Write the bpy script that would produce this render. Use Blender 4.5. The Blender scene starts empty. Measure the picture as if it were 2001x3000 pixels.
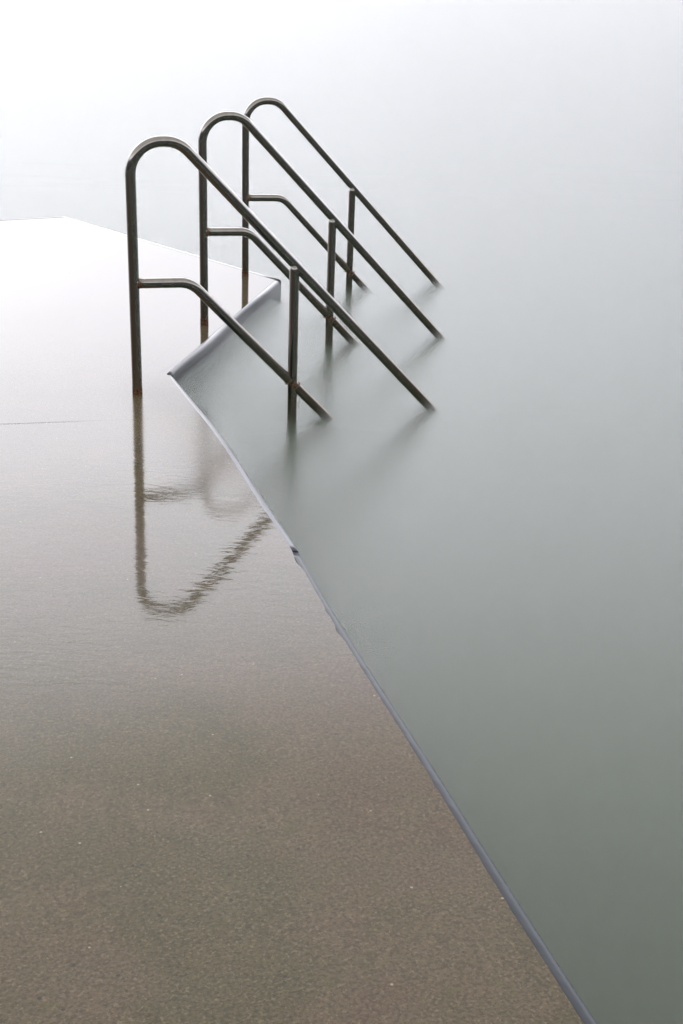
import bpy, bmesh, math, random
from mathutils import Vector, Matrix, noise
random.seed(7)
S = bpy.context.scene
COL = S.collection
R = math.radians

# ------------------------------------------------------------------ camera
H = 1.6192
cF = Vector((0.33438985, 0.85693586, -0.39222998))
cR = Vector((0.93607917, -0.35025623, 0.0328079))
cU = Vector((0.10926673, 0.37812894, 0.91928194))
cam = bpy.data.cameras.new('camera')
camo = bpy.data.objects.new('camera', cam); COL.objects.link(camo)
m = Matrix.Identity(4)
for i in range(3):
    m[i][0] = cR[i]; m[i][1] = cU[i]; m[i][2] = -cF[i]
m[0][3], m[1][3], m[2][3] = 0, 0, H
camo.matrix_world = m
cam.sensor_fit = 'VERTICAL'; cam.sensor_height = 36; cam.lens = 3657.32/3000*36
cam.clip_start = 0.05; cam.clip_end = 6000
S.camera = camo

# ------------------------------------------------------------------ world: bright overcast, hidden sun low ahead on the left
SUN_AZ, SUN_EL = -14.0, 20.0       # degrees, azimuth from +Y towards +X
w = bpy.data.worlds.new('World'); S.world = w; w.use_nodes = True
nt = w.node_tree; nt.nodes.clear()
class NG:
    def __init__(s, t): s.t = t
    def n(s, ty, **k):
        o = s.t.nodes.new(ty)
        for a, b in k.items(): setattr(o, a, b)
        return o
    def l(s, a, b): s.t.links.new(a, b)
    def put(s, sock, v):
        if isinstance(v, bpy.types.NodeSocket): s.l(v, sock)
        else: sock.default_value = v
    def m(s, op, a, b=0.0, c=None, clamp=False):
        o = s.n('ShaderNodeMath', operation=op); o.use_clamp = clamp
        s.put(o.inputs[0], a); s.put(o.inputs[1], b)
        if c is not None: s.put(o.inputs[2], c)
        return o.outputs[0]
    def mr(s, v, a, b, c, d, smooth=True):
        o = s.n('ShaderNodeMapRange'); o.interpolation_type = 'SMOOTHSTEP' if smooth else 'LINEAR'
        s.put(o.inputs[0], v)
        for i, x in enumerate((a, b, c, d)): s.put(o.inputs[i+1], x)
        return o.outputs[0]
    def ramp(s, v, stops):
        o = s.n('ShaderNodeValToRGB'); e = o.color_ramp.elements
        while len(e) < len(stops): e.new(0.5)
        for k, (p, c) in enumerate(stops):
            e[k].position = p; e[k].color = c if len(c) == 4 else (*c, 1)
        s.put(o.inputs[0], v); return o.outputs[0]
    def mix(s, f, a, b, mode='MIX'):
        o = s.n('ShaderNodeMix', data_type='RGBA', blend_type=mode)
        s.put(o.inputs[0], f)
        s.put(o.inputs[6], a if isinstance(a, bpy.types.NodeSocket) else (*a, 1) if len(a) == 3 else a)
        s.put(o.inputs[7], b if isinstance(b, bpy.types.NodeSocket) else (*b, 1) if len(b) == 3 else b)
        return o.outputs[2]
    def noise(s, vec, scale, detail=3, rough=0.5, dist=0):
        o = s.n('ShaderNodeTexNoise'); s.l(vec, o.inputs['Vector'])
        o.inputs['Scale'].default_value = scale; o.inputs['Detail'].default_value = detail
        o.inputs['Roughness'].default_value = rough; o.inputs['Distortion'].default_value = dist
        return o.outputs[0]
    def mapping(s, vec, rot=(0, 0, 0), sc=(1, 1, 1), loc=(0, 0, 0)):
        o = s.n('ShaderNodeMapping'); s.l(vec, o.inputs[0])
        o.inputs['Rotation'].default_value = rot; o.inputs['Scale'].default_value = sc; o.inputs['Location'].default_value = loc
        return o.outputs[0]
    def bump(s, h, strength, dist, normal=None):
        o = s.n('ShaderNodeBump'); o.inputs['Strength'].default_value = strength
        o.inputs['Distance'].default_value = dist; s.l(h, o.inputs['Height'])
        if normal: s.l(normal, o.inputs['Normal'])
        return o.outputs[0]
g = NG(nt)
tc = g.n('ShaderNodeTexCoord').outputs['Generated']
sep = g.n('ShaderNodeSeparateXYZ'); g.l(tc, sep.inputs[0])
z = sep.outputs[2]
elev = g.m('DIVIDE', g.m('ARCSINE', z), math.pi/2)          # 0 at the horizon, 1 overhead
def G(v): return (v, v, v)
SKY = [(0.0, 0.80), (0.07, 1.40), (0.13, 2.1), (0.20, 3.0), (0.28, 3.2), (0.36, 1.60), (0.55, 1.15), (1.0, 1.10)]
el_l = g.ramp(elev, [(p_, (v*(0.965 if p_ < 0.33 else 1.0)/3.3, v*(0.97 if p_ < 0.33 else 0.975)/3.3, v*(1.07 if p_ < 0.33 else 0.95)/3.3)) for p_, v in SKY])
# dimmer sky behind the viewer
hd = Vector((math.sin(R(16)), math.cos(R(16)), 0))
dp = g.n('ShaderNodeVectorMath', operation='DOT_PRODUCT'); g.l(tc, dp.inputs[0]); dp.inputs[1].default_value = hd
back = g.mr(dp.outputs['Value'], -0.2, 0.80, 0.05, 1.0)
back2 = g.mr(z, 0.30, 0.46, back, g.m('MAXIMUM', back, 0.85))
gd = Vector((math.sin(R(0))*math.cos(R(15)), math.cos(R(0))*math.cos(R(15)), math.sin(R(15))))
sd = Vector((math.sin(R(SUN_AZ))*math.cos(R(SUN_EL)), math.cos(R(SUN_AZ))*math.cos(R(SUN_EL)), math.sin(R(SUN_EL))))
ds = g.n('ShaderNodeVectorMath', operation='DOT_PRODUCT'); g.l(tc, ds.inputs[0]); ds.inputs[1].default_value = gd
gl = g.m('POWER', g.m('MAXIMUM', ds.outputs['Value'], 0.0), 16.0)
cl = g.noise(g.mapping(tc, sc=(1, 1, 2.6)), 2.2, 4, 0.5)
cloud = g.mr(cl, 0.3, 0.7, 0.9, 1.1)
lum = g.m('MULTIPLY', g.m('MULTIPLY', back2, cloud), 3.3)
bg = g.n('ShaderNodeBackground'); g.l(el_l, bg.inputs[0]); g.l(lum, bg.inputs[1])
bg2 = g.n('ShaderNodeBackground'); bg2.inputs[0].default_value = (1, 0.985, 1.0, 1); g.l(g.m('MULTIPLY', gl, 1.0), bg2.inputs[1])
sky = g.n('ShaderNodeTexSky', sky_type='NISHITA'); sky.sun_disc = False
sky.sun_elevation = R(SUN_EL); sky.sun_rotation = R(SUN_AZ)
hs = g.n('ShaderNodeHueSaturation'); hs.inputs['Saturation'].default_value = 0.25; g.l(sky.outputs[0], hs.inputs['Color'])
bg3 = g.n('ShaderNodeBackground'); g.l(hs.outputs[0], bg3.inputs[0]); bg3.inputs[1].default_value = 0.01
a1 = g.n('ShaderNodeAddShader'); g.l(bg.outputs[0], a1.inputs[0]); g.l(bg2.outputs[0], a1.inputs[1])
a2 = g.n('ShaderNodeAddShader'); g.l(a1.outputs[0], a2.inputs[0]); g.l(bg3.outputs[0], a2.inputs[1])
wo = g.n('ShaderNodeOutputWorld'); g.l(a2.outputs[0], wo.inputs[0])

sl = bpy.data.lights.new('sun', 'SUN'); sl.energy = 0.5; sl.angle = R(100); sl.color = (1, 0.97, 0.93)
so = bpy.data.objects.new('sun', sl); COL.objects.link(so)
so.rotation_euler = (-sd).to_track_quat('-Z', 'Y').to_euler(); so.location = (0, 0, 8)

vs = S.view_settings
S.display_settings.display_device = 'sRGB'
vs.view_transform = 'Standard'; vs.look = 'None'; vs.exposure = 0.0; vs.gamma = 1.0; vs.use_curve_mapping = False
S.cycles.transparent_max_bounces = 48
S.cycles.max_bounces = 10

# ------------------------------------------------------------------ helpers
def link(name, bm_, mat, parent=None, smooth=True):
    me = bpy.data.meshes.new(name); bm_.to_mesh(me); bm_.free()
    for p in me.polygons: p.use_smooth = smooth
    for mm in (mat if isinstance(mat, (list, tuple)) else [mat]): me.materials.append(mm)
    o = bpy.data.objects.new(name, me); COL.objects.link(o)
    if parent: o.parent = parent
    return o
def newmat(name):
    mt = bpy.data.materials.new(name); mt.use_nodes = True
    mt.node_tree.nodes.clear()
    return mt, NG(mt.node_tree)
def principled(gg, **k):
    p = gg.n('ShaderNodeBsdfPrincipled')
    for a, b in k.items():
        s_ = p.inputs[a.replace('_', ' ')]
        if isinstance(b, tuple) and len(b) == 3: b = (*b, 1)
        gg.put(s_, b)
    return p
def finish(gg, sh):
    o = gg.n('ShaderNodeOutputMaterial'); gg.l(sh, o.inputs[0])

# ------------------------------------------------------------------ materials
HEAD = 21.3   # degrees: swell runs roughly across the view
# wet concrete under a thin film of water
MC, g = newmat('wet_concrete')
oc = g.n('ShaderNodeTexCoord').outputs['Object']
big = g.noise(oc, 1.7, 5, 0.6)
mid = g.noise(oc, 9, 4, 0.6)
c = g.ramp(big, [(0.28, (0.118, 0.090, 0.048)), (0.46, (0.084, 0.069, 0.038)), (0.56, (0.114, 0.084, 0.052)), (0.72, (0.104, 0.069, 0.050))])
c = g.mix(g.mr(mid, 0.35, 0.72, 0, 0.35), c, (0.098, 0.088, 0.052))
gr = g.noise(oc, 130, 3, 0.7)
c = g.mix(g.mr(gr, 0.38, 0.64, 0.0, 1.0), c, g.mix(1.0, c, (0.62, 0.63, 0.66), 'MULTIPLY'))
gr2 = g.noise(g.mapping(oc, loc=(7, 3, 0)), 150, 2, 0.6)
c = g.mix(g.mr(gr2, 0.52, 0.75, 0.0, 0.65), c, (0.19, 0.152, 0.10))
algae = g.noise(g.mapping(oc, loc=(2, 9, 0)), 22, 4, 0.7)
c = g.mix(g.mr(algae, 0.56, 0.75, 0.0, 0.5), c, (0.068, 0.070, 0.026))
vo = g.n('ShaderNodeTexVoronoi'); g.l(oc, vo.inputs['Vector']); vo.inputs['Scale'].default_value = 62
vs_ = g.n('ShaderNodeSeparateColor'); g.l(vo.outputs['Color'], vs_.inputs[0])
speck = g.m('MULTIPLY', g.m('LESS_THAN', vo.outputs['Distance'], 0.17), g.m('GREATER_THAN', vs_.outputs[0], 0.985))
c = g.mix(g.m('MULTIPLY', speck, 0.7), c, (0.34, 0.30, 0.22))
dspk = g.m('MULTIPLY', g.m('LESS_THAN', vo.outputs['Distance'], 0.22), g.m('LESS_THAN', vs_.outputs[0], 0.05))
c = g.mix(g.m('MULTIPLY', dspk, 0.7), c, (0.025, 0.025, 0.03))
sj = g.n('ShaderNodeSeparateXYZ'); g.l(oc, sj.inputs[0])
jd = g.m('ABSOLUTE', g.m('SUBTRACT', sj.outputs[1], g.m('ADD', g.m('MULTIPLY', g.m('SUBTRACT', 0.618, sj.outputs[0]), 0.125), 4.56)))
jd = g.m('ADD', jd, g.m('MULTIPLY', g.m('SUBTRACT', g.noise(oc, 12, 3), 0.5), 0.012))
jm = g.m('MULTIPLY', g.mr(jd, 0.002, 0.0055, 1.0, 0.0), g.mr(sj.outputs[0], 0.30, 0.85, 1.0, 0.0))
c = g.mix(g.m('MULTIPLY', jm, 0.8), c, (0.05, 0.045, 0.04))
def seg(ax, ay, bx, by, w0, w1, wob):
    L_ = math.hypot(bx-ax, by-ay); ux, uy = (bx-ax)/L_, (by-ay)/L_
    X_ = g.m('SUBTRACT', sj.outputs[0], ax); Y_ = g.m('SUBTRACT', sj.outputs[1], ay)
    al_ = g.m('ADD', g.m('MULTIPLY', X_, ux), g.m('MULTIPLY', Y_, uy))
    ac_ = g.m('ABSOLUTE', g.m('ADD', g.m('SUBTRACT', g.m('MULTIPLY', X_, uy), g.m('MULTIPLY', Y_, ux)), g.m('MULTIPLY', g.m('SUBTRACT', g.noise(oc, 16, 3), 0.5), wob)))
    ends = g.m('MULTIPLY', g.mr(al_, 0, L_*0.2, 0, 1), g.mr(al_, L_, L_*0.6, 0, 1))
    return g.m('MULTIPLY', ends, g.mr(ac_, w0, w1, 1.0, 0.0))
seam = seg(0.98, 5.02, 1.80, 6.45, 0.002, 0.009, 0.012)
crk = seg(1.125, 5.13, 1.30, 5.36, 0.006, 0.018, 0.02)
jm = g.m('MAXIMUM', jm, g.m('MULTIPLY', seam, 0.05))
c = g.mix(g.m('MULTIPLY', seam, 0.4), c, (0.04, 0.036, 0.03))
c = g.mix(g.m('MULTIPLY', crk, 0.8), c, (0.03, 0.03, 0.032))
# water film: ripples are laid over the seaward part, the film is thin near the shore
sx = g.n('ShaderNodeSeparateXYZ'); g.l(oc, sx.inputs[0])
along = g.m('ADD', g.m('MULTIPLY', sx.outputs[1], 1.0), g.m('MULTIPLY', g.noise(oc, 1.6, 3), 0.9))
thin = g.mr(along, 2.75, 1.8, 0.0, 1.0)
rip = g.noise(g.mapping(g.mapping(oc, rot=(0, 0, R(HEAD))), sc=(14, 34, 20)), 1.0, 2, 0.5, 0.8)
rip2 = g.noise(g.mapping(g.mapping(oc, rot=(0, 0, R(HEAD-8))), sc=(40, 120, 50)), 1.0, 2, 0.5)
rmask = g.m('MULTIPLY', g.mr(g.noise(oc, 1.1, 2), 0.35, 0.65, 0.45, 1.0), g.m('MULTIPLY', g.mr(sx.outputs[1], 4.75, 3.7, 0.12, 1.0), g.mr(sx.outputs[1], 2.3, 3.0, 0.15, 1.0)))
h = g.m('ADD', g.m('MULTIPLY', g.m('MULTIPLY', rip, rmask), 0.00055), g.m('MULTIPLY', rip2, 0.00003))
h = g.m('ADD', h, g.m('MULTIPLY', g.m('MULTIPLY', g.noise(oc, 150, 2, 0.6), thin), 0.0006))
h = g.m('ADD', h, g.m('MULTIPLY', jm, -0.0016))
cn = g.bump(h, 1.0, 1.0)
bn = g.bump(g.noise(oc, 160, 3, 0.7), 0.5, 0.002)
px_ = g.m('MULTIPLY', g.mr(sx.outputs[0], 0.72, 1.10, 0, 1), g.m('MULTIPLY', g.mr(sx.outputs[1], 3.3, 4.0, 0, 1), g.mr(sx.outputs[1], 5.6, 4.8, 0, 1)))
crough = g.m('ADD', g.m('ADD', g.m('MULTIPLY', thin, 0.20), 0.06), g.m('MULTIPLY', px_, 0.17))
p = principled(g, Base_Color=c, Roughness=0.7, Specular_IOR_Level=0.0, Coat_Weight=1.0, Coat_IOR=1.345, Coat_Roughness=crough, Coat_Normal=cn, Normal=bn)
finish(g, p.outputs[0])

# steel edging washed by the water
ME, g = newmat('blue_grey_edging')
oc = g.n('ShaderNodeTexCoord').outputs['Object']
nn = g.noise(g.mapping(oc, sc=(1, 0.35, 1)), 14, 4, 0.6)
c = g.mix(nn, (0.030, 0.036, 0.045), (0.043, 0.050, 0.061))
p = principled(g, Base_Color=c, Roughness=0.25, IOR=1.36,
               Normal=g.bump(g.noise(g.mapping(oc, sc=(1, 0.4, 1)), 30, 2), 0.6, 0.003))
finish(g, p.outputs[0])


MLIP, g = newmat('washed_lip')
oc = g.n('ShaderNodeTexCoord').outputs['Object']
p = principled(g, Base_Color=g.mix(g.noise(oc, 3, 3), (0.030, 0.033, 0.040), (0.048, 0.052, 0.062)), Roughness=0.35, Coat_Weight=1.0, Coat_IOR=1.333, Coat_Roughness=0.2)
finish(g, p.outputs[0])

# weathered stainless tube, rusty at the welds and foot, the foot band also holding painted shade (object coordinates start at the foot)
HL, DT, AL, DL, DM, ZW = 0.457, 0.190, 0.7995, 0.225, 0.670, -0.1724
JM = (DM, 0.0, HL - (DM-DL)*math.tan(0.805))
MS, g = newmat('stainless_steel')
oc = g.n('ShaderNodeTexCoord').outputs['Object']
def dist(pt):
    o = g.n('ShaderNodeVectorMath', operation='DISTANCE'); g.l(oc, o.inputs[0]); o.inputs[1].default_value = pt
    return o.outputs['Value']
d1 = g.m('MINIMUM', dist((0.018, 0, HL)), dist(JM))
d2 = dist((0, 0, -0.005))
nz = g.noise(oc, 60, 4, 0.65)
rust1 = g.mr(g.m('ADD', d1, g.m('MULTIPLY', nz, 0.035)), 0.032, 0.046, 1.0, 0.0)
foot_rust_shade = g.mr(g.m('ADD', d2, g.m('MULTIPLY', nz, 0.03)), 0.040, 0.066, 1.0, 0.0)  # dark foot band: real rust, with the shadow ring round the base painted in
rust_shade = g.m('MAXIMUM', rust1, foot_rust_shade)
sx = g.n('ShaderNodeSeparateXYZ'); g.l(oc, sx.inputs[0])
film = g.mr(g.m('ADD', sx.outputs[2], g.m('MULTIPLY', g.noise(oc, 12, 4, 0.6), 0.3)), 0.02, 0.66, 0.75, 0.0)   # brown tea stain near the foot
pit = g.mr(g.noise(oc, 220, 3, 0.7), 0.60, 0.74, 0.0, 1.0)
steel = g.mix(g.noise(g.mapping(oc, sc=(1, 1, 0.15)), 45, 3, 0.6), (0.21, 0.197, 0.180), (0.32, 0.303, 0.28))
steel = g.mix(g.m('MULTIPLY', film, 0.8), steel, (0.20, 0.155, 0.10))
steel = g.mix(g.m('MULTIPLY', pit, g.m('ADD', g.m('MULTIPLY', film, 0.5), 0.04)), steel, (0.13, 0.085, 0.05))
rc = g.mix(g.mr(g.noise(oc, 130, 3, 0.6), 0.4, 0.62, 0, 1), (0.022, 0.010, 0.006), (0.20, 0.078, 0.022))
ro = g.m('ADD', g.m('MULTIPLY', g.noise(oc, 30, 3, 0.6), 0.05), 0.05)
bnp = g.bump(g.noise(oc, 260, 3, 0.6), 0.15, 0.0004)
p1 = principled(g, Base_Color=steel, Metallic=1.0, Roughness=ro, Normal=bnp, Coat_Weight=0.6, Coat_IOR=1.4, Coat_Roughness=0.05)
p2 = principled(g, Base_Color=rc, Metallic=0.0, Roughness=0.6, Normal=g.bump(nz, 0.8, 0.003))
mx = g.n('ShaderNodeMixShader'); g.l(rust_shade, mx.inputs[0]); g.l(p1.outputs[0], mx.inputs[1]); g.l(p2.outputs[0], mx.inputs[2])
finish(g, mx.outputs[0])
MR, g = newmat('rusty_weld')
oc = g.n('ShaderNodeTexCoord').outputs['Object']
rc = g.ramp(g.noise(oc, 110, 3, 0.6), [(0.35, (0.03, 0.014, 0.008)), (0.55, (0.17, 0.07, 0.02)), (0.72, (0.32, 0.16, 0.06))])
p = principled(g, Base_Color=rc, Roughness=0.55, Normal=g.bump(g.noise(oc, 160, 3), 0.8, 0.002))
finish(g, p.outputs[0])
MD, g = newmat('water_drop')
p = principled(g, Base_Color=(0.9, 0.93, 0.95), Roughness=0.03, IOR=1.333, Transmission_Weight=0.85)
finish(g, p.outputs[0])

# sea: the surface as a long exposure sees it, spread over the height its ripples cover
NS = 15
heights = [0.085 - 0.127*i/(NS-1) for i in range(NS)]
def gauss(x): return math.exp(-x*x/(2*(0.034 if x > 0 else 0.018)**2))
rem = sum(gauss(x) for x in heights); alphas = []
for x in heights:
    alphas.append(min(1.0, gauss(x)/rem)); rem -= gauss(x)
alphas[-1] = 1.0
def water_mat(k):
    mt, g = newmat('sea_water')
    oc = g.n('ShaderNodeTexCoord').outputs['Object']
    rot = g.mapping(oc, rot=(0, 0, R(HEAD)), loc=(k*0.37, k*0.21, 0))
    n1 = g.noise(g.mapping(rot, sc=(0.30, 3.2, 1)), 1.0, 3, 0.55)
    n2 = g.noise(g.mapping(rot, sc=(0.05, 0.35, 1)), 1.0, 3, 0.5)
    hh = g.m('ADD', g.m('MULTIPLY', n1, 0.0055), g.m('MULTIPLY', n2, 0.05))
    bmp = g.bump(hh, 1.0 if k < NS else 0.0, 1.0)
    col = g.mix(g.noise(oc, 0.35, 2), (0.030, 0.050, 0.026), (0.035, 0.054, 0.032))
    p = principled(g, Base_Color=col, Roughness=0.33, IOR=1.60, Normal=bmp)
    tr = g.n('ShaderNodeBsdfTransparent')
    geo = g.n('ShaderNodeNewGeometry')
    fac = g.m('MULTIPLY', g.m('SUBTRACT', 1.0, geo.outputs['Backfacing']), alphas[k])
    mx = g.n('ShaderNodeMixShader'); g.l(fac, mx.inputs[0]); g.l(tr.outputs[0], mx.inputs[1]); g.l(p.outputs[0], mx.inputs[2])
    finish(g, mx.outputs[0])
    return mt
bm = bmesh.new()
for k, hz in enumerate(heights):
    vsq = [bm.verts.new((x, y, hz)) for x, y in ((-2500, -600), (2500, -600), (2500, 4000), (-2500, 4000))]
    f = bm.faces.new(vsq); f.material_index = k
# water slopping up the notch wall and pouring back off it
A_, B_ = Vector((1.1866, 5.1245)), Vector((2.291, 6.990)); T_ = (B_-A_).normalized(); O_ = Vector((T_.y, -T_.x))
NW = 6
for q in range(NW):
    rows = []
    for i in range(31):
        t = i/30; base = A_+(B_-A_)*(t*1.0)
        top_z = (-0.046 - 0.020*q) + (0.004-0.048*t) - ZW
        top_z = max(0.0, top_z)*min(1.0, (1.0-t)*7+0.0)*(1+0.05*math.sin(t*9+q))
        ln = 0.16+0.06*q
        row = []
        for j in range(11):
            u = j/10
            z_ = top_z*math.exp(-2.6*u)*(1-u) + 0.0012*q
            pp = base+O_*(ln*u*3.0-0.004)
            row.append(bm.verts.new((pp.x, pp.y, z_)))
        rows.append(row)
    for a, b in zip(rows, rows[1:]):
        for j in range(10):
            f = bm.faces.new((a[j], a[j+1], b[j+1], b[j])); f.material_index = NS; f.smooth = True
            if f.normal.z < 0: f.normal_flip()
bm.normal_update()
for f in bm.faces:
    if f.normal.z < 0: f.normal_flip()
alphas.append(0.30)
water = link('water', bm, [water_mat(k) for k in range(NS+1)], smooth=False)
for p_ in water.data.polygons: p_.use_smooth = p_.material_index == NS
water.location = (0, 0, ZW+0.012); water['kind'] = 'structure'

# ------------------------------------------------------------------ the platform (its top falls gently towards the sea)
X0, Y0 = 0.98236668, 4.86683707
DG, DC, DX, DY = -0.0237768, 0.0301701, 0.44429391, 0.89588108
def deckz(x, y): return DC + DG*((x-X0)*DX + (y-Y0)*DY)
f_px = 3657.32
def hit(px, py, off=0.0):           # survey of the platform outline: picture position -> point on the deck
    v = cF*f_px + cR*(px-1000.5) - cU*(py-1500)
    n = Vector((-DG*DX, -DG*DY, 1.0)); q = Vector((0, 0, deckz(0, 0)+off-H))
    t = n.dot(q)/n.dot(v)
    return Vector((0, 0, H)) + v*t
# outer line of the edging and the line where the concrete stops, in metres on the deck plane
outer = [(0.890, -0.6), (0.930, 0.6), (0.962, 1.248), (0.974, 1.462), (0.9842, 1.591), (0.990, 1.681), (1.019, 2.056), (1.033, 2.302), (1.0427, 2.446),
         (1.073, 2.854), (1.107, 3.162), (1.128, 3.569), (1.157, 3.944), (1.178, 4.30), (1.180, 4.66), (1.1866, 5.1245)]
corner = (1.1866, 5.1245)
tip = (2.291, 6.990); far1 = (1.425, 9.536); far2 = (-8.0, 7.65)
def samp(poly, y):
    for a, b in zip(poly, poly[1:]):
        if a[1] <= y <= b[1]:
            t = (y-a[1])/(b[1]-a[1]); return a[0]+(b[0]-a[0])*t
    return poly[-1][0]
def smooth_x(y): return sum(samp(outer, min(5.12, max(-0.6, y+d))) for d in (-0.16, -0.08, 0, 0.08, 0.16))/5
def strip_w(y):   # visible width of the edging
    return 0.019 + 0.009*max(0.0, min(1.0, (3.2-y)/1.6)) + 0.006*max(0.0, min(1.0, (y-3.0)/0.5))*max(0.0, min(1.0, (5.1-y)/0.9))
def chip(y):      # ragged arris of the concrete
    n = noise.noise(Vector((y*7, 3.1, 0)))*0.0010 + noise.noise(Vector((y*38, 1.7, 0)))*0.0011 + noise.noise(Vector((y*85, 5.7, 0)))*0.0007
    for yc, wd, dp_ in ((3.09, 0.050, 0.008), (2.64, 0.035, 0.006), (2.75, 0.022, 0.004), (1.93, 0.012, 0.002)):
        n += -dp_*math.exp(-((y-yc)/wd)**2) if dp_ else 0
    return n
JY = 3.158
root = bpy.data.objects.new('bathing_platform', None); COL.objects.link(root); root.location = (0, 0, 0)
root['label'] = 'wet brown concrete bathing platform with a notched edge beside the sea'
root['category'] = 'platform'
def slab(name, ring, depth=-1.6, bev=0.006):
    bm = bmesh.new()
    top = [bm.verts.new((x, y, deckz(x, y)+dz)) for x, y, dz in ring]
    bot = [bm.verts.new((x, y, depth)) for x, y, dz in ring]
    bm.faces.new(top); bm.faces.new(list(reversed(bot)))
    n = len(ring)
    for i in range(n): bm.faces.new((top[(i+1) % n], top[i], bot[i], bot[(i+1) % n]))
    bmesh.ops.recalc_face_normals(bm, faces=bm.faces[:])
    te = [e for e in bm.edges if e.verts[0] in top and e.verts[1] in top] if bev else []
    if te: bmesh.ops.bevel(bm, geom=te, offset=bev, segments=2, affect='EDGES', profile=0.6)
    return link(name, bm, MC, root, smooth=False)
# two slabs meet in a joint running inland a little this side of the first handrail
def jointy(x): return 4.56 + (0.618-x)*0.125
ys = []
y = -0.6
while y < 4.485: ys.append(y); y += 0.011
near = [(smooth_x(y)-strip_w(y)+chip(y), y, 0) for y in ys]
xe = smooth_x(4.49) - strip_w(4.49)
near += [(xe, jointy(xe)-0.0002, 0), (-8, jointy(-8)-0.0002, 0), (-8, -6, 0), (0.88, -6, 0)]
slab('concrete_slab', near, bev=0)
farr = [(-8, jointy(-8)+0.0002, 0), (xe, jointy(xe)+0.0002, 0)]
y = 4.52
while y < 5.10: farr.append((smooth_x(y)-strip_w(y), y, 0)); y += 0.03
nx, ny = (tip[0]-corner[0]), (tip[1]-corner[1]); L = math.hypot(nx, ny); tx, ty = nx/L, ny/L
ox, oy = ty, -tx      # outward normal of the notch side
farr += [(corner[0]-0.022, corner[1]+0.002, 0), (tip[0]-ox*0.03-tx*0.02, tip[1]-oy*0.03-ty*0.02, 0), (far1[0]-0.01, far1[1]-0.03, 0), (far2[0], far2[1]-0.03, 0)]
slab('concrete_slab', farr, bev=0)
def edging(path, width, prof, zoff=0.0):
    """A folded edging strip: path = outer line points, prof = (outward, height) section scaled by width."""
    bm = bmesh.new(); rings = []
    for i, (x, y) in enumerate(path):
        a = path[max(0, i-1)]; b = path[min(len(path)-1, i+1)]
        t = Vector((b[0]-a[0], b[1]-a[1], 0)).normalized(); o = Vector((t.y, -t.x, 0))
        wd = width(y) if callable(width) else width
        rings.append([bm.verts.new((x+o.x*(u-1)*wd if u >= 0 else x-o.x*wd+o.x*u*0.0, y+o.y*(u-1)*wd if u >= 0 else y-o.y*wd, deckz(x, y)+zoff+v)) for u, v in prof])
    for a, b in zip(rings, rings[1:]):
        for i in range(len(prof)-1): bm.faces.new((a[i], a[i+1], b[i+1], b[i]))
    bm.faces.new(rings[0]); bm.faces.new(list(reversed(rings[-1])))
    bmesh.ops.recalc_face_normals(bm, faces=bm.faces[:])
    o = link('edge_strip', bm, ME, root)
    for p_ in o.data.polygons:
        zs = [o.data.vertices[i].co.z for i in p_.vertices]
        p_.use_smooth = max(zs)-min(zs) < 0.5 and len(p_.vertices) == 4
    return o
prof = [(-0.0, -1.5), (-0.0, -0.0045), (0.1, -0.0020), (0.55, -0.0025), (0.78, -0.0040), (0.92, -0.0075), (0.985, -0.013), (1.0, -0.022), (1.0, -1.5)]
p1 = []; y = -0.6
while y < JY-0.004: p1.append((smooth_x(y), y)); y += 0.04
p1.append((smooth_x(JY-0.0035), JY-0.0035))
edging(p1, lambda y: strip_w(y)+0.006, prof)
p2 = []; y = JY+0.003
while y < 5.09: p2.append((smooth_x(y), y)); y += 0.04
p2.append((corner[0]-0.004, corner[1]-0.012))
e2 = edging(p2, lambda y: strip_w(y)+0.006, [(u, v+0.002) for u, v in prof])
MW, g = newmat('water_washed_edging')
oc = g.n('ShaderNodeTexCoord').outputs['Object']
p = principled(g, Base_Color=g.mix(g.noise(g.mapping(oc, sc=(1, 0.35, 1)), 14, 4, 0.6), (0.030, 0.037, 0.050), (0.060, 0.069, 0.086)), Roughness=0.4, Coat_Weight=0.8, Coat_IOR=1.333, Coat_Roughness=0.25,
               Coat_Normal=g.bump(g.noise(g.mapping(oc, sc=(1, 0.3, 1)), 22, 2), 0.6, 0.003))
finish(g, p.outputs[0])
e2.data.materials.clear(); e2.data.materials.append(MW)
# the notch side: rounded, water pours over it
prof3 = [(0, -1.5), (0, -0.001), (0.62, -0.001), (0.80, -0.005), (0.92, -0.014), (0.975, -0.027), (1.0, -0.040), (1.0, -1.5)]
p3 = [(corner[0]+tx*L*k/48+ox*0.010*math.sin(k/48*math.pi)*math.sin(k/48*8.5-0.6), corner[1]+ty*L*k/48+oy*0.010*math.sin(k/48*math.pi)*math.sin(k/48*8.5-0.6)) for k in range(49)]
e3 = edging(p3, 0.048, prof3)
e3.data.materials.clear(); e3.data.materials.append(MLIP)
e3.name = 'rounded_lip'
L2 = Vector((far1[0]-tip[0], far1[1]-tip[1], 0)).length
p4 = [(tip[0]+(far1[0]-tip[0])*k/20, tip[1]+(far1[1]-tip[1])*k/20) for k in range(21)]
e4 = edging(p4, 0.045, [(0, -1.5), (0, -0.003), (0.3, 0.003), (0.7, 0.003), (0.93, -0.004), (1.0, -0.02), (1.0, -1.5)])
p5 = [(far1[0]+(far2[0]-far1[0])*k/20, far1[1]+(far2[1]-far1[1])*k/20) for k in range(21)]
e5 = edging(p5, 0.045, [(0, -1.5), (0, -0.003), (0.3, 0.003), (0.7, 0.003), (0.93, -0.004), (1.0, -0.02), (1.0, -1.5)])
for e in (e4, e5):
    e.data.materials.clear(); e.data.materials.append(MLIP); e.name = 'rounded_lip'

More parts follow.
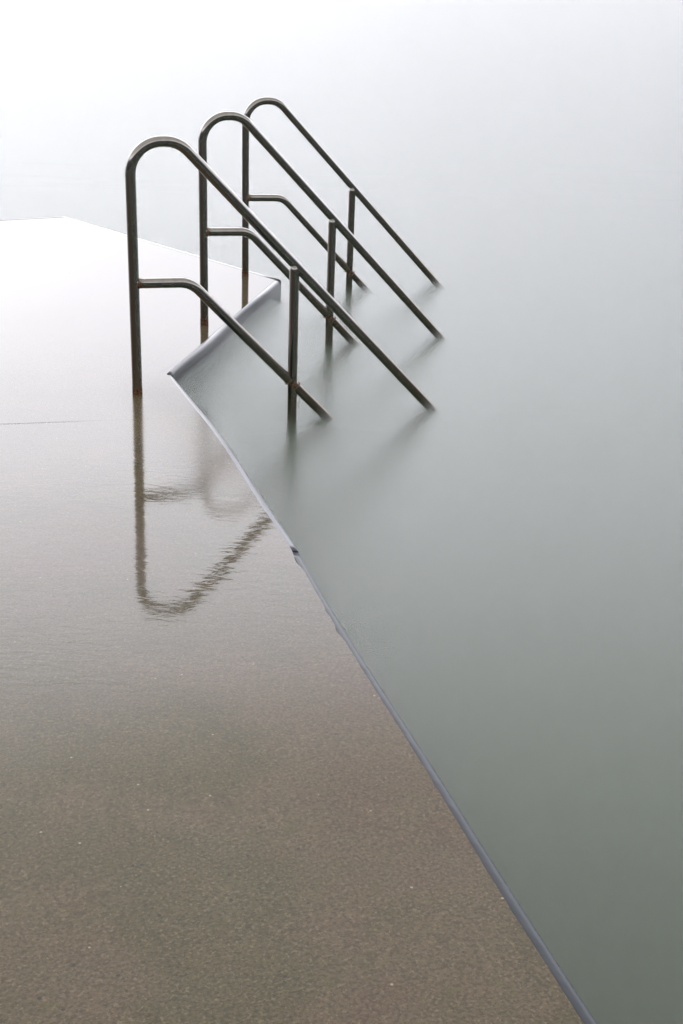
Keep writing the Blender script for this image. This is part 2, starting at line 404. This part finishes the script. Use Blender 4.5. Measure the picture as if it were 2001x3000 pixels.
# ------------------------------------------------------------------ handrails
TR = 0.0206
def path_bend(pts, radius):
    """Polyline in the x-z plane with its inner corners rounded."""
    out = [(pts[0][0], pts[0][1], 0)]
    for a, b, c in zip(pts, pts[1:], pts[2:]):
        a, b, c = Vector(a), Vector(b), Vector(c)
        u = (a-b).normalized(); v = (c-b).normalized()
        ang = math.acos(max(-1, min(1, u.dot(v)))); tl = radius/math.tan(ang/2)
        s, e = b+u*tl, b+v*tl; ctr = b+(u+v).normalized()*(radius/math.sin(ang/2))
        n = 22
        r0, r1 = s-ctr, e-ctr
        tot = math.pi-ang; sgn = 1 if r0.x*r1.y-r0.y*r1.x > 0 else -1
        for k in range(n+1):
            th = sgn*tot*k/n
            q = ctr+Vector((r0.x*math.cos(th)-r0.y*math.sin(th), r0.x*math.sin(th)+r0.y*math.cos(th)))
            edge = min(k, n-k)/n
            out.append((q.x, q.y, 1.0 if edge > 0.02 else 0.5))
    out.append((pts[-1][0], pts[-1][1], 0)); return out
def tube(path, rad, sides=28, cap=True):
    # refine straight runs
    pts = []
    for a, b in zip(path, path[1:]):
        n = max(1, int(math.hypot(b[0]-a[0], b[1]-a[1])/0.03))
        for k in range(n): pts.append((a[0]+(b[0]-a[0])*k/n, a[1]+(b[1]-a[1])*k/n, a[2]+(b[2]-a[2])*k/n))
    pts.append(path[-1])
    bm = bmesh.new(); rings = []
    for i, (x, zz, be) in enumerate(pts):
        a = pts[max(0, i-1)]; b = pts[min(len(pts)-1, i+1)]
        t = Vector((b[0]-a[0], b[1]-a[1])).normalized(); nrm = Vector((-t.y, t.x))
        r = rad*(1+0.012*be)
        rings.append([bm.verts.new((x+nrm.x*r*math.cos(q), r*math.sin(q)*(1-0.02*be), zz+nrm.y*r*math.cos(q))) for q in [2*math.pi*s/sides for s in range(sides)]])
    for a, b in zip(rings, rings[1:]):
        for s in range(sides): bm.faces.new((a[s], a[(s+1) % sides], b[(s+1) % sides], b[s]))
    if cap: bm.faces.new(rings[0]); bm.faces.new(list(reversed(rings[-1])))
    bmesh.ops.recalc_face_normals(bm, faces=bm.faces[:])
    return bm
def dirv(a): return (math.cos(a), -math.sin(a))
def weld_ring(center, axis, rx, ry, thick, seed):
    """Lumpy bead round an ellipse normal to axis (in the x-z plane)."""
    bm = bmesh.new(); ax = Vector((axis[0], 0, axis[1])).normalized(); u = Vector((0, 1, 0)); v = ax.cross(u)
    N, M = 36, 8; rings = []
    for i in range(N):
        a = 2*math.pi*i/N; rd = u*(math.cos(a)) + v*(math.sin(a))
        c0 = Vector(center)+u*math.cos(a)*ry+v*math.sin(a)*rx
        tt = thick*(0.8+0.5*noise.noise(Vector((i*0.9, seed, 0))))
        rings.append([bm.verts.new(c0+rd*math.cos(b)*tt+ax*math.sin(b)*tt*1.3) for b in [2*math.pi*j/M for j in range(M)]])
    for i in range(N):
        a, b = rings[i], rings[(i+1) % N]
        for j in range(M): bm.faces.new((a[j], a[(j+1) % M], b[(j+1) % M], b[j]))
    bmesh.ops.recalc_face_normals(bm, faces=bm.faces[:])
    return bm
rail = bpy.data.objects.new('handrail', None); COL.objects.link(rail)
Lr = 1.75
dx, dz = dirv(AL); dx2, dz2 = dirv(0.805)
top_pts = [(0, -0.25), (0, 1.0), (DT, 1.0), (DT+dx*Lr, 1.0+dz*Lr)]
low_pts = [(0.0, HL+0.001), (DL+0.006, HL-0.006), (DL+0.006+dx2*1.0, HL-0.006+dz2*1.0)]
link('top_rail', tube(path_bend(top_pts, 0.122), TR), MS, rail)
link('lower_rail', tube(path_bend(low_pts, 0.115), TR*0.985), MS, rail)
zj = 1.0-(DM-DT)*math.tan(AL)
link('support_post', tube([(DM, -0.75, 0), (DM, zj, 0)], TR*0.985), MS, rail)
link('weld', weld_ring((TR*0.86, 0, HL), (1, 0), TR*1.04, TR*0.98, 0.0022, 1), MR, rail)
link('weld', weld_ring((DM-TR*0.80*0.9, 0, JM[2]+TR*0.72), (dx2, dz2), TR*1.12, TR*0.96, 0.0022, 2), MR, rail)
link('weld', weld_ring((DM+TR*0.80*0.9, 0, JM[2]-TR*0.72), (dx2, dz2), TR*1.12, TR*0.96, 0.0022, 3), MR, rail)
# drops on the tubes
bm = bmesh.new()
tp = path_bend(top_pts, 0.122); lp = path_bend(low_pts, 0.115)
def walk(path, n, below, zmin=-0.12, only_sloped=True):
    segs = [(a, b, math.hypot(b[0]-a[0], b[1]-a[1])) for a, b in zip(path, path[1:])]
    for _ in range(n):
        while True:
            s = random.uniform(0, sum(q[2] for q in segs))
            for a, b, ln in segs:
                if s <= ln: break
                s -= ln
            t = s/max(ln, 1e-6); x = a[0]+(b[0]-a[0])*t; zz = a[1]+(b[1]-a[1])*t
            tv = Vector((b[0]-a[0], 0, b[1]-a[1])).normalized()
            if zz > zmin and (abs(tv.z) < 0.93 or random.random() < 0.10): break
        nrm = Vector((-tv.z, 0, tv.x))
        if nrm.z < 0: nrm = -nrm
        if abs(tv.z) > 0.93: q = random.uniform(0, 2*math.pi)
        else: q = random.gauss(math.pi, 0.12) if below else random.gauss(0, 0.75)
        d = nrm*math.cos(q)+Vector((0, 1, 0))*math.sin(q)
        c0 = Vector((x, 0, zz))+d*(TR*1.01)
        r = random.choice((0.0008, 0.001, 0.0013, 0.0013, 0.0018, 0.0022))
        mt = Matrix.Translation(c0) @ d.to_track_quat('Z', 'Y').to_matrix().to_4x4() @ Matrix.Diagonal((r, r, r*(0.55 if not below else 1.0), 1))
        bmesh.ops.create_icosphere(bm, subdivisions=1, radius=1, matrix=mt)
walk(tp, 520, False); walk(lp, 200, False); walk(tp, 70, True); walk(lp, 40, True)
dr = link('water_drops', bm, MD, rail); dr['kind'] = 'stuff'
rail.location = (0.98236668, 4.86683707, 0.0272742)
rail['category'] = 'handrail'
rail['group'] = 'steel handrails leading down the steps into the water'
rail['label'] = 'nearest of the three steel handrails, the one with the long reflection on the wet concrete'
for (x, y, z_), lab in zip(((1.55575855, 5.97357865, 0.0061803), (2.11993829, 7.16065397, -0.0334545)),
        ('middle of the three steel handrails, standing between the nearest and the farthest one',
         'farthest of the three steel handrails, its post beside the pointed corner of the platform')):
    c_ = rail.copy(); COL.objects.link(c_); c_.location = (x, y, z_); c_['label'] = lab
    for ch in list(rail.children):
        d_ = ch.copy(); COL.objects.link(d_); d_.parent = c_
